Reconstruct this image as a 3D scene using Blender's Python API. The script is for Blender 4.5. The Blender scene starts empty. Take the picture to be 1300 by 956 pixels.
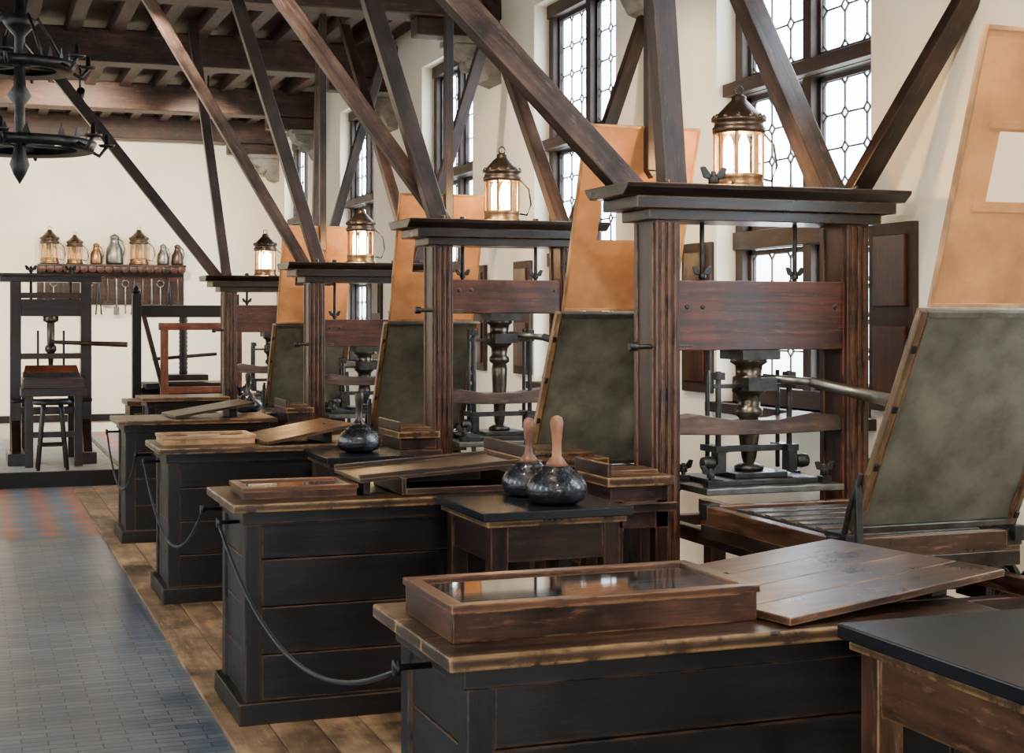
import bpy, bmesh, math, random
from mathutils import Vector, Matrix
random.seed(7)
V=Vector
scene=bpy.context.scene

# ------------------------------------------------------------------ materials
def nt(name):
    m=bpy.data.materials.new(name); m.use_nodes=True
    n=m.node_tree; n.nodes.clear()
    out=n.nodes.new('ShaderNodeOutputMaterial')
    return m,n,out
def rgb(c): return (c[0],c[1],c[2],1)
def ramp(n,fac,stops):
    r=n.nodes.new('ShaderNodeValToRGB')
    e=r.color_ramp.elements
    e[0].position,e[0].color=stops[0][0],rgb(stops[0][1])
    e[1].position,e[1].color=stops[1][0],rgb(stops[1][1])
    for p,c in stops[2:]:
        x=e.new(p); x.color=rgb(c)
    n.links.new(fac,r.inputs[0]); return r
def mixc(n,fac,a,b,bt='MIX'):
    m=n.nodes.new('ShaderNodeMix'); m.data_type='RGBA'; m.blend_type=bt
    for i,v in ((0,fac),(6,a),(7,b)):
        if hasattr(v,'links') or hasattr(v,'is_linked'): n.links.new(v,m.inputs[i])
        else: m.inputs[i].default_value=v if i==0 else rgb(v)
    return m.outputs[2]
def noise(n,vec,scale,detail=4,rough=.55):
    x=n.nodes.new('ShaderNodeTexNoise'); x.inputs['Scale'].default_value=scale
    x.inputs['Detail'].default_value=detail; x.inputs['Roughness'].default_value=rough
    if vec: n.links.new(vec,x.inputs['Vector'])
    return x
def wood(name,dark,light,rough=.4,wear=None,wearamt=.8,gs=30,bump=.35,spec=.45,wr=.012,scuff=.35):
    m,n,out=nt(name)
    if light[0]<.16: # aged oak: keep it deep
        dark=[v*.72 for v in dark]; light=[light[0]*.72,light[1]*.76,light[2]*.80]
    b=n.nodes.new('ShaderNodeBsdfPrincipled')
    at=n.nodes.new('ShaderNodeAttribute'); at.attribute_name='grain'
    mp=n.nodes.new('ShaderNodeMapping'); mp.inputs['Scale'].default_value=(1.6,gs,gs)
    n.links.new(at.outputs['Vector'],mp.inputs['Vector'])
    g=noise(n,mp.outputs[0],1.0,6,.65)
    big=noise(n,at.outputs['Vector'],3.2,5,.65)
    r=ramp(n,g.outputs[0],[(.32,dark),(.7,light)])
    r2=ramp(n,big.outputs[0],[(.33,(.28,.26,.26)),(.68,(1.8,1.65,1.5))])
    col=mixc(n,1.0,r.outputs[0],r2.outputs[0],'MULTIPLY')
    mp2=n.nodes.new('ShaderNodeMapping'); mp2.inputs['Scale'].default_value=(7,45,45); mp2.inputs['Location'].default_value=(3,1,7)
    n.links.new(at.outputs['Vector'],mp2.inputs['Vector'])
    sc=noise(n,mp2.outputs[0],1.0,8,.75)
    sr=ramp(n,sc.outputs[0],[(.56,(0,0,0)),(.74,(scuff*1.2,scuff*1.2,scuff*1.2))])
    sl=[min(1,v*4.2+.02) for v in light]
    col=mixc(n,sr.outputs[0],col,sl)
    if wear:
        bv=n.nodes.new('ShaderNodeBevel'); bv.samples=4; bv.inputs['Radius'].default_value=wr
        ge=n.nodes.new('ShaderNodeNewGeometry')
        d=n.nodes.new('ShaderNodeVectorMath'); d.operation='DOT_PRODUCT'
        n.links.new(bv.outputs[0],d.inputs[0]); n.links.new(ge.outputs['Normal'],d.inputs[1])
        wn=noise(n,at.outputs['Vector'],9,5,.7)
        s=n.nodes.new('ShaderNodeMath'); s.operation='SUBTRACT'; s.inputs[0].default_value=1
        n.links.new(d.outputs['Value'],s.inputs[1])
        mu=n.nodes.new('ShaderNodeMath'); mu.operation='MULTIPLY'; mu.inputs[1].default_value=9
        n.links.new(s.outputs[0],mu.inputs[0])
        rr=ramp(n,wn.outputs[0],[(.42,(0,0,0)),(.58,(1,1,1))])
        m2=n.nodes.new('ShaderNodeMath'); m2.operation='MULTIPLY'; m2.use_clamp=True
        n.links.new(mu.outputs[0],m2.inputs[0]); n.links.new(rr.outputs[0],m2.inputs[1])
        m3=n.nodes.new('ShaderNodeMath'); m3.operation='MULTIPLY'; m3.inputs[1].default_value=wearamt
        n.links.new(m2.outputs[0],m3.inputs[0])
        col=mixc(n,m3.outputs[0],col,wear)
    n.links.new(col,b.inputs['Base Color'])
    rg=n.nodes.new('ShaderNodeMapRange'); rg.inputs[3].default_value=rough-.14; rg.inputs[4].default_value=rough+.24
    n.links.new(big.outputs[0],rg.inputs[0]); n.links.new(rg.outputs[0],b.inputs['Roughness'])
    b.inputs['Specular IOR Level'].default_value=spec
    bp=n.nodes.new('ShaderNodeBump'); bp.inputs['Strength'].default_value=bump; bp.inputs['Distance'].default_value=.004
    n.links.new(g.outputs[0],bp.inputs['Height']); n.links.new(bp.outputs[0],b.inputs['Normal'])
    n.links.new(b.outputs[0],out.inputs[0]); return m
def simple(name,c,rough=.5,metal=0,var=.25,scale=12,bump=.0,coat=0,spec=.5):
    m,n,out=nt(name)
    b=n.nodes.new('ShaderNodeBsdfPrincipled')
    tc=n.nodes.new('ShaderNodeTexCoord')
    x=noise(n,tc.outputs['Object'],scale,5,.6)
    lo=[v*(1-var) for v in c]; hi=[min(1,v*(1+var)) for v in c]
    r=ramp(n,x.outputs[0],[(.3,lo),(.7,hi)])
    n.links.new(r.outputs[0],b.inputs['Base Color'])
    b.inputs['Roughness'].default_value=rough; b.inputs['Metallic'].default_value=metal
    b.inputs['Coat Weight'].default_value=coat; b.inputs['Specular IOR Level'].default_value=spec
    if bump:
        bp=n.nodes.new('ShaderNodeBump'); bp.inputs['Strength'].default_value=bump; bp.inputs['Distance'].default_value=.01
        n.links.new(x.outputs[0],bp.inputs['Height']); n.links.new(bp.outputs[0],b.inputs['Normal'])
    n.links.new(b.outputs[0],out.inputs[0]); return m
def emis(name,c,s):
    m,n,out=nt(name); e=n.nodes.new('ShaderNodeEmission'); e.inputs[0].default_value=rgb(c); e.inputs[1].default_value=s
    n.links.new(e.outputs[0],out.inputs[0]); return m
def glassmat(name,tint=(.95,.97,1),base=.04,edge=.6,rough=.03):
    m,n,out=nt(name)
    t=n.nodes.new('ShaderNodeBsdfTransparent'); t.inputs[0].default_value=rgb(tint)
    g=n.nodes.new('ShaderNodeBsdfGlossy'); g.inputs['Roughness'].default_value=rough
    lw=n.nodes.new('ShaderNodeLayerWeight'); lw.inputs[0].default_value=.5
    p=n.nodes.new('ShaderNodeMath'); p.operation='POWER'; p.inputs[1].default_value=4
    n.links.new(lw.outputs['Facing'],p.inputs[0])
    a=n.nodes.new('ShaderNodeMath'); a.operation='MULTIPLY_ADD'; a.inputs[1].default_value=edge; a.inputs[2].default_value=base; a.use_clamp=True
    n.links.new(p.outputs[0],a.inputs[0])
    mx=n.nodes.new('ShaderNodeMixShader'); n.links.new(a.outputs[0],mx.inputs[0])
    n.links.new(t.outputs[0],mx.inputs[1]); n.links.new(g.outputs[0],mx.inputs[2])
    n.links.new(mx.outputs[0],out.inputs[0]); return m
def paper(name,c,trans=.35,var=.18):
    m,n,out=nt(name)
    tc=n.nodes.new('ShaderNodeTexCoord'); x=noise(n,tc.outputs['Object'],5,5,.6)
    r=ramp(n,x.outputs[0],[(.3,[v*(1-var) for v in c]),(.7,[min(1,v*(1+var)) for v in c])])
    d=n.nodes.new('ShaderNodeBsdfDiffuse'); t=n.nodes.new('ShaderNodeBsdfTranslucent')
    n.links.new(r.outputs[0],d.inputs[0]); n.links.new(r.outputs[0],t.inputs[0])
    mx=n.nodes.new('ShaderNodeMixShader'); mx.inputs[0].default_value=trans
    n.links.new(d.outputs[0],mx.inputs[1]); n.links.new(t.outputs[0],mx.inputs[2])
    n.links.new(mx.outputs[0],out.inputs[0]); return m

W_DESK=wood('desk_black_oak',(.0025,.002,.002),(.011,.007,.006),.40,wear=(.16,.075,.03),wearamt=.7,spec=.38,scuff=.2)
W_TOP=wood('desk_top_oak',(.018,.008,.005),(.085,.040,.019),.30,wear=(.48,.27,.11),wearamt=.95,wr=.02,scuff=.5)
W_PRESS=wood('press_oak',(.009,.0045,.004),(.046,.017,.012),.30,wear=(.24,.10,.05),wearamt=.7)
W_CAP=wood('cap_oak',(.005,.0035,.0035),(.022,.014,.013),.28,wear=(.22,.12,.06),wearamt=.6)
W_PRESSR=wood('press_red_oak',(.016,.006,.004),(.095,.027,.016),.30,wear=(.24,.09,.04),wearamt=.5)
W_BRACE=wood('brace_oak',(.026,.015,.012),(.105,.062,.048),.34,gs=22)
W_BRACED=wood('brace_dark_oak',(.012,.007,.006),(.046,.024,.020),.34,gs=22)
W_BOARD=wood('board_worn',(.03,.013,.007),(.13,.06,.03),.27,wear=(.42,.22,.09),wearamt=.7,gs=18,wr=.008,scuff=.55)
W_LID=wood('lid_dark',(.008,.0045,.0035),(.042,.023,.014),.30,wear=(.32,.17,.07),wearamt=.6,gs=18,wr=.007,scuff=.45)
W_CASE=wood('case_wood',(.028,.011,.006),(.13,.046,.021),.30,wear=(.42,.20,.085),wearamt=.8,wr=.008,scuff=.4)
W_LIGHT=wood('pale_wood',(.3,.16,.07),(.5,.29,.14),.45,scuff=.1)
W_HAND=wood('turned_handle',(.09,.04,.02),(.25,.115,.06),.35,scuff=.1)
W_CEIL=wood('ceiling_oak',(.016,.008,.006),(.075,.032,.021),.55,gs=14,scuff=.45)
W_WIN=wood('window_oak',(.014,.007,.006),(.048,.024,.017),.5)
W_RED=wood('red_wood',(.09,.022,.011),(.24,.07,.03),.4)
IRON=simple('iron',(.042,.040,.038),.42,.85,.4,20,.2)
STEEL=simple('worn_steel',(.19,.18,.16),.38,.95,.35,15,.08)
BRASS=simple('aged_brass',(.28,.15,.07),.35,.9,.3,18,.05)
BRONZE=simple('dark_bronze',(.09,.062,.045),.36,.9,.35,18,.05)
SCREW=simple('oiled_iron',(.11,.09,.07),.32,.9,.35,14,.08)
LEATHER=simple('inked_leather',(.009,.010,.014),.18,0,.5,26,.9,.5)
SLATE=simple('ink_slate',(.009,.010,.013),.24,0,.4,9,.1)
PLASTER=simple('plaster',(.85,.78,.64),.85,0,.05,1.6,.05)
STONE=simple('stone',(.22,.21,.19),.8,0,.35,8,.5)
TYMP=simple('tympan_parchment',(.115,.108,.080),.34,0,.5,5.5,.25)
TYMPE=wood('tympan_edge',(.10,.06,.03),(.22,.14,.075),.35)
LEAD=simple('lead_came',(.035,.036,.04),.6,.3,.2,10)
PAPER_O=paper('frisket_paper',(.66,.33,.14),.3,.24)
PAPER_W=paper('print_paper',(.42,.43,.42),.05)
GLASS=glassmat('window_glass',(.97,.985,1),.03,.35)
CGLASS=glassmat('case_glass',(.8,.87,.92),.20,1.0,.04)
BULB=emis('lamp_glow',(1,.66,.3),110)
BULBW=emis('spot_glow',(1,.86,.65),30)
ROPE=simple('rope_black',(.012,.013,.017),.5)
TYPE=simple('type_metal',(.08,.075,.07),.45,.7,.5,80,.5)

# ------------------------------------------------------------------ mesh builder
class M:
    def __init__(s):
        s.bm=bmesh.new(); s.g=s.bm.verts.layers.float_vector.new('grain'); s.mats=[]
    def mi(s,m):
        if m not in s.mats: s.mats.append(m)
        return s.mats.index(m)
    def obox(s,c,size,mat,R=None,taper=1.0):
        R=R or Matrix.Identity(3); c=V(c); i=s.mi(mat)
        order=sorted(range(3),key=lambda k:-size[k]); off=V((random.random()*20,random.random()*20,random.random()*20))
        vs=[]
        for dz in (-.5,.5):
            for dx,dy in ((-.5,-.5),(.5,-.5),(.5,.5),(-.5,.5)):
                t=taper if dz>0 else 1
                l=V((dx*size[0]*t,dy*size[1]*t,dz*size[2])); v=s.bm.verts.new(c+R@l)
                v[s.g]=V((l[order[0]],l[order[1]],l[order[2]]))+off; vs.append(v)
        for f in ((3,2,1,0),(4,5,6,7),(0,1,5,4),(1,2,6,5),(2,3,7,6),(3,0,4,7)):
            fc=s.bm.faces.new([vs[k] for k in f]); fc.material_index=i
    def box(s,x0,x1,y0,y1,z0,z1,mat):
        s.obox(((x0+x1)/2,(y0+y1)/2,(z0+z1)/2),(abs(x1-x0),abs(y1-y0),abs(z1-z0)),mat)
    def beam(s,p0,p1,w,h,mat,up=(0,0,1)):
        p0,p1=V(p0),V(p1); z=(p1-p0); L=z.length; z.normalize(); up=V(up)
        if abs(z.dot(up))>.99: up=V((0,1,0))
        x=up.cross(z).normalized(); y=z.cross(x)
        R=Matrix((x,y,z)).transposed()
        s.obox((p0+p1)/2,(w,h,L),mat,R)
    def rings(s,rings,mat,smooth=True,cap=True,closed=False):
        i=s.mi(mat); off=V((random.random()*20,random.random()*20,0)); R=[]
        acc=0; prev=None
        for r in rings:
            c=sum((V(p) for p in r),V())/len(r)
            if prev is not None: acc+=(c-prev).length
            prev=c; row=[]
            for k,p in enumerate(r):
                v=s.bm.verts.new(p); v[s.g]=V((acc,(V(p)-c).x,(V(p)-c).y))+off; row.append(v)
            R.append(row)
        n=len(R[0]); m=len(R)
        for a in range(m if closed else m-1):
            b=(a+1)%m
            for k in range(n):
                f=s.bm.faces.new((R[a][k],R[a][(k+1)%n],R[b][(k+1)%n],R[b][k])); f.material_index=i; f.smooth=smooth
        if cap and not closed:
            f=s.bm.faces.new(R[0][::-1]); f.material_index=i
            f=s.bm.faces.new(R[-1]); f.material_index=i
    def frame(s,z):
        z=V(z).normalized(); up=V((0,0,1)) if abs(z.z)<.95 else V((1,0,0))
        x=up.cross(z).normalized(); return x,z.cross(x)
    def cyl(s,p0,p1,r0,mat,r1=None,n=16,smooth=True):
        p0,p1=V(p0),V(p1); r1=r0 if r1 is None else r1; x,y=s.frame(p1-p0)
        rg=[[p+x*r*math.cos(2*math.pi*k/n)+y*r*math.sin(2*math.pi*k/n) for k in range(n)] for p,r in ((p0,r0),(p1,r1))]
        s.rings(rg,mat,smooth)
    def lathe(s,prof,o,mat,n=24,axis=(0,0,1),smooth=True,cap=True):
        o=V(o); a=V(axis).normalized(); x,y=s.frame(a)
        if abs(a.z)>.99: x,y=V((1,0,0)),V((0,1,0))*(1 if a.z>0 else -1)
        rg=[[o+a*z+(x*math.cos(2*math.pi*k/n)+y*math.sin(2*math.pi*k/n))*max(r,.0006) for k in range(n)] for r,z in prof]
        s.rings(rg,mat,smooth,cap)
    def sweep(s,pts,r,mat,n=8,closed=False):
        pts=[V(p) for p in pts]; rg=[]
        for i,p in enumerate(pts):
            a=pts[i-1] if (i>0 or closed) else p; b=pts[(i+1)%len(pts)] if (i<len(pts)-1 or closed) else p
            x,y=s.frame(b-a)
            rr=r[i] if isinstance(r,(list,tuple)) else r
            rg.append([p+x*rr*math.cos(2*math.pi*k/n)+y*rr*math.sin(2*math.pi*k/n) for k in range(n)])
        s.rings(rg,mat,True,True,closed)
    def prism(s,pts,ext,mat):
        i=s.mi(mat); e=V(ext); off=V((random.random()*20,random.random()*20,0))
        a=[];b=[]
        for p in pts:
            v=s.bm.verts.new(p); v[s.g]=V(p)+off; a.append(v)
            v=s.bm.verts.new(V(p)+e); v[s.g]=V(p)+e+off; b.append(v)
        n=len(pts)
        for f in [a[::-1],b]+[[a[k],a[(k+1)%n],b[(k+1)%n],b[k]] for k in range(n)]:
            fc=s.bm.faces.new(f); fc.material_index=i
    def done(s,name,parent=None,bevel=.004):
        bmesh.ops.recalc_face_normals(s.bm,faces=s.bm.faces)
        me=bpy.data.meshes.new(name); s.bm.to_mesh(me); s.bm.free()
        for m in s.mats: me.materials.append(m)
        o=bpy.data.objects.new(name,me); scene.collection.objects.link(o)
        if bevel:
            b=o.modifiers.new('bevel','BEVEL'); b.width=bevel; b.segments=2; b.limit_method='ANGLE'; b.angle_limit=math.radians(50)
        if parent: o.parent=parent
        return o
def empty(name):
    e=bpy.data.objects.new(name,None); e.empty_display_size=.2; scene.collection.objects.link(e); return e
def light(name,kind,loc,energy,color,parent=None,**k):
    l=bpy.data.lights.new(name,kind); l.energy=energy; l.color=color
    for a,b in k.items(): setattr(l,a,b)
    o=bpy.data.objects.new(name,l); o.location=loc; scene.collection.objects.link(o)
    if parent: o.parent=parent
    return o

# ------------------------------------------------------------------ room
XW=4.4; YF=22.8; XL=-4.2; ZC=4.72; YB=-3.0; WT=.24
def floor_mat():
    m,n,out=nt('floor_grey_blocks'); b=n.nodes.new('ShaderNodeBsdfPrincipled')
    tc=n.nodes.new('ShaderNodeTexCoord')
    br=n.nodes.new('ShaderNodeTexBrick'); br.inputs['Scale'].default_value=1
    br.inputs['Brick Width'].default_value=.20; br.inputs['Row Height'].default_value=.06; br.inputs['Mortar Size'].default_value=.003
    br.inputs['Color1'].default_value=(.10,.135,.18,1); br.inputs['Color2'].default_value=(.19,.205,.23,1); br.inputs['Mortar'].default_value=(.05,.04,.032,1)
    n.links.new(tc.outputs['Object'],br.inputs[0])
    x=noise(n,tc.outputs['Object'],1.6,6,.7); r=ramp(n,x.outputs[0],[(.3,(.45,.52,.62)),(.7,(1.5,1.38,1.24))])
    c=mixc(n,1.0,br.outputs[0],r.outputs[0],'MULTIPLY'); n.links.new(c,b.inputs['Base Color'])
    rg=n.nodes.new('ShaderNodeMapRange'); rg.inputs[3].default_value=.2; rg.inputs[4].default_value=.48
    n.links.new(x.outputs[0],rg.inputs[0]); n.links.new(rg.outputs[0],b.inputs['Roughness'])
    bp=n.nodes.new('ShaderNodeBump'); bp.inputs['Strength'].default_value=.5; bp.inputs['Distance'].default_value=.004; bp.invert=True
    n.links.new(br.outputs['Fac'],bp.inputs['Height']); n.links.new(bp.outputs[0],b.inputs['Normal'])
    n.links.new(b.outputs[0],out.inputs[0]); return m
def tile_mat():
    m,n,out=nt('floor_tiles'); b=n.nodes.new('ShaderNodeBsdfPrincipled')
    tc=n.nodes.new('ShaderNodeTexCoord'); mp=n.nodes.new('ShaderNodeMapping'); mp.inputs['Rotation'].default_value=(0,0,math.radians(45))
    n.links.new(tc.outputs['Object'],mp.inputs[0])
    ch=n.nodes.new('ShaderNodeTexChecker'); ch.inputs['Scale'].default_value=4.6
    ch.inputs[1].default_value=(.42,.16,.10,1); ch.inputs[2].default_value=(.14,.20,.26,1)
    n.links.new(mp.outputs[0],ch.inputs[0])
    x=noise(n,tc.outputs['Object'],2.5,4); r=ramp(n,x.outputs[0],[(.3,(.75,.75,.75)),(.7,(1.2,1.2,1.2))])
    c=mixc(n,1.0,ch.outputs[0],r.outputs[0],'MULTIPLY'); n.links.new(c,b.inputs['Base Color'])
    b.inputs['Roughness'].default_value=.45; n.links.new(b.outputs[0],out.inputs[0]); return m
f=M(); f.box(XL,XW+WT,YB,11.9,-.1,0,floor_mat()); f.box(XL,XW+WT,11.9,YF,-.1,0,tile_mat())
W_FLOOR=wood('floor_boards',(.14,.085,.05),(.34,.22,.125),.5,gs=14,scuff=.2)
x=.97
while x<XW-.1:
    f.box(x,min(x+.18,XW),YB,15.2,0,.02,W_FLOOR); x+=.184
f.done('floor',bevel=.002)
s=M(); s.box(XL,1.45,15.5,YF-.005,0,.15,simple('stage_pale',(.45,.42,.36),.6)); s.box(XL,1.46,15.44,15.5,0,.155,W_DESK); s.box(1.45,1.5,15.44,YF-.005,0,.155,W_DESK)
s.done('stage_platform')
w=M(); w.box(XL-.4,XW+WT,YF,YF+.3,0,ZC,PLASTER); w.done('wall_back',bevel=0)
w=M(); w.box(XL-.4,-1.2,YB-.3,YB,0,ZC,PLASTER); w.box(1.2,XW+WT,YB-.3,YB,0,ZC,PLASTER); w.box(-1.2,1.2,YB-.3,YB,2.5,ZC,PLASTER); w.done('wall_front',bevel=0)
b_=M(); b_.box(XL,XW,YF-.03,YF,0.155,.26,W_DESK); b_.done('baseboard_back')

wins=[(-.1,1.6),(3.4,5.1),(6.65,8.35),(9.9,11.55),(13.15,14.8),(16.75,18.4),(20.3,21.9)]
WZ0,WZ1=1.15,4.25
w=M(); yy=YB
for a,b in wins:
    w.box(XW,XW+WT,yy,a,0,ZC,PLASTER); w.box(XW,XW+WT,a,b,0,WZ0,PLASTER); w.box(XW,XW+WT,a,b,WZ1,ZC,PLASTER); yy=b
w.box(XW,XW+WT,yy,YF,0,ZC,PLASTER); w.done('wall_right',bevel=0)
w=M(); yy=YB; lw=[(k*3.2-1.8,k*3.2-.75) for k in range(0,8)]
for a,b in lw:
    w.box(XL-.4,XL,yy,a,0,ZC,PLASTER); w.box(XL-.4,XL,a,b,0,1.3,PLASTER); w.box(XL-.4,XL,a,b,4.2,ZC,PLASTER); yy=b
w.box(XL-.4,XL,yy,YF,0,ZC,PLASTER); w.done('wall_left',bevel=0)
for i,(a,b) in enumerate(lw):
    q=M()
    for yv in (a+.04,(a+b)/2,b-.04): q.box(XL-.25,XL-.15,yv-.04,yv+.04,1.3,4.2,W_WIN)
    for z in (1.34,2.6,4.16): q.box(XL-.25,XL-.15,a,b,z-.04,z+.04,W_WIN)
    q.done('window_%d'%(8+i))

def leaded(q,x,y0,y1,z0,z1,ny,nz):
    dy=(y1-y0)/ny; dz=(z1-z0)/nz; t=.010; k=min(dy,dz)*.17
    for i in range(ny+1):
        for j in range(nz+1):
            cy,cz=y0+i*dy,z0+j*dz
            P=[(x,cy+k,cz),(x,cy,cz+k),(x,cy-k,cz),(x,cy,cz-k)]
            for a in range(4):
                p,r=P[a],P[(a+1)%4]
                if min(p[1],r[1])<y0-1e-4 or max(p[1],r[1])>y1+1e-4 or min(p[2],r[2])<z0-1e-4 or max(p[2],r[2])>z1+1e-4: continue
                q.beam(p,r,t,t,LEAD,(1,0,0))
            if i<ny: q.beam((x,cy+k,cz),(x,cy+dy-k,cz),t,t,LEAD,(1,0,0))
            if j<nz: q.beam((x,cy,cz+k),(x,cy,cz+dz-k),t,t,LEAD,(1,0,0))
for i,(a,b) in enumerate(wins):
    e=empty('window_%d'%(i+1)); q=M(); X0,X1=XW+.13,XW+WT-.01
    for yv in (a+.045,(a+b)/2,b-.045): q.box(X0,X1,yv-.045,yv+.045,WZ0,WZ1,W_WIN)
    zs=[WZ0+.05,2.15,3.1,WZ1-.05]
    for z in zs: q.box(X0-.02,X1,a,b,z-.055,z+.055,W_WIN)
    q.box(X0-.09,X1,a,b,3.1-.05,3.1+.03,W_WIN)
    q.done('frame',e)
    q=M(); m=(a+b)/2; xg=XW+WT-.04
    for y0,y1 in ((a+.09,m-.045),(m+.045,b-.09)):
        for z0,z1 in ((1.25,2.09),(2.21,3.04),(3.16,4.14)):
            st=.028
            for (p,r,u,v) in ((y0,y0+st,z0,z1),(y1-st,y1,z0,z1),(y0,y1,z0,z0+st),(y0,y1,z1-st,z1)):
                q.box(xg-.02,xg+.015,p,r,u,v,W_WIN)
            leaded(q,xg,y0+st,y1-st,z0+st,z1-st,3,4)
    q.done('leading',e,bevel=0)
    q=M(); q.box(xg-.002,xg+.002,a+.05,b-.05,WZ0+.05,WZ1-.05,GLASS); q.done('glass',e,bevel=0)
    q=M()
    for ya,yb in ((a-.42,a-.03),(b+.03,b+.42)):
        q.box(XW-.035,XW-.003,ya,yb,1.2,2.15,W_WIN)
        for pz in (1.27,1.73):
            q.box(XW-.05,XW-.035,ya+.06,yb-.06,pz,pz+.36,W_PRESSR)
    q.done('shutters',e)
    q=M(); q.box(XW-.06,XW+.13,a-.05,b+.05,WZ0-.06,WZ0,W_WIN); q.done('sill',e)

c=M(); c.box(XL-.4,XW+WT,YB,YF,ZC,ZC+.1,W_CEIL); c.done('ceiling',bevel=0)
j=M(); x=XL+.1
while x<XW-.13:
    j.box(x,x+.13,YB,YF,ZC-.16,ZC,W_CEIL); x+=.42
j.done('ceiling_joists',bevel=.006)
for yb in (-.7,2.5,5.75,9.1,12.35,15.7,19.2,22.3):
    bm_=M(); bm_.box(XL,XW,yb,yb+.34,4.28,ZC-.1,W_CEIL)
    bm_.box(XW-.75,XW,yb+.06,yb+.28,4.12,4.28,W_CEIL)
    bm_.done('ceiling_beam',bevel=.015)
    k=M(); yc=yb+.17
    k.prism([(XW,yc-.17,3.72),(XW-.12,yc-.17,3.76),(XW-.2,yc-.17,3.9),(XW-.38,yc-.17,3.98),(XW-.42,yc-.17,4.06),(XW,yc-.17,4.06)],(0,.34,0),STONE)
    k.box(XW-.46,XW,yc-.2,yc+.2,4.06,4.12,STONE)
    for dy_ in (-.1,.1): k.lathe([(0,0),(.05,.02),(.07,.07),(.05,.12),(0,.14)],(XW-.24,yc+dy_,3.84),STONE,14)
    k.done('stone_corbel',bevel=.012)

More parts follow.
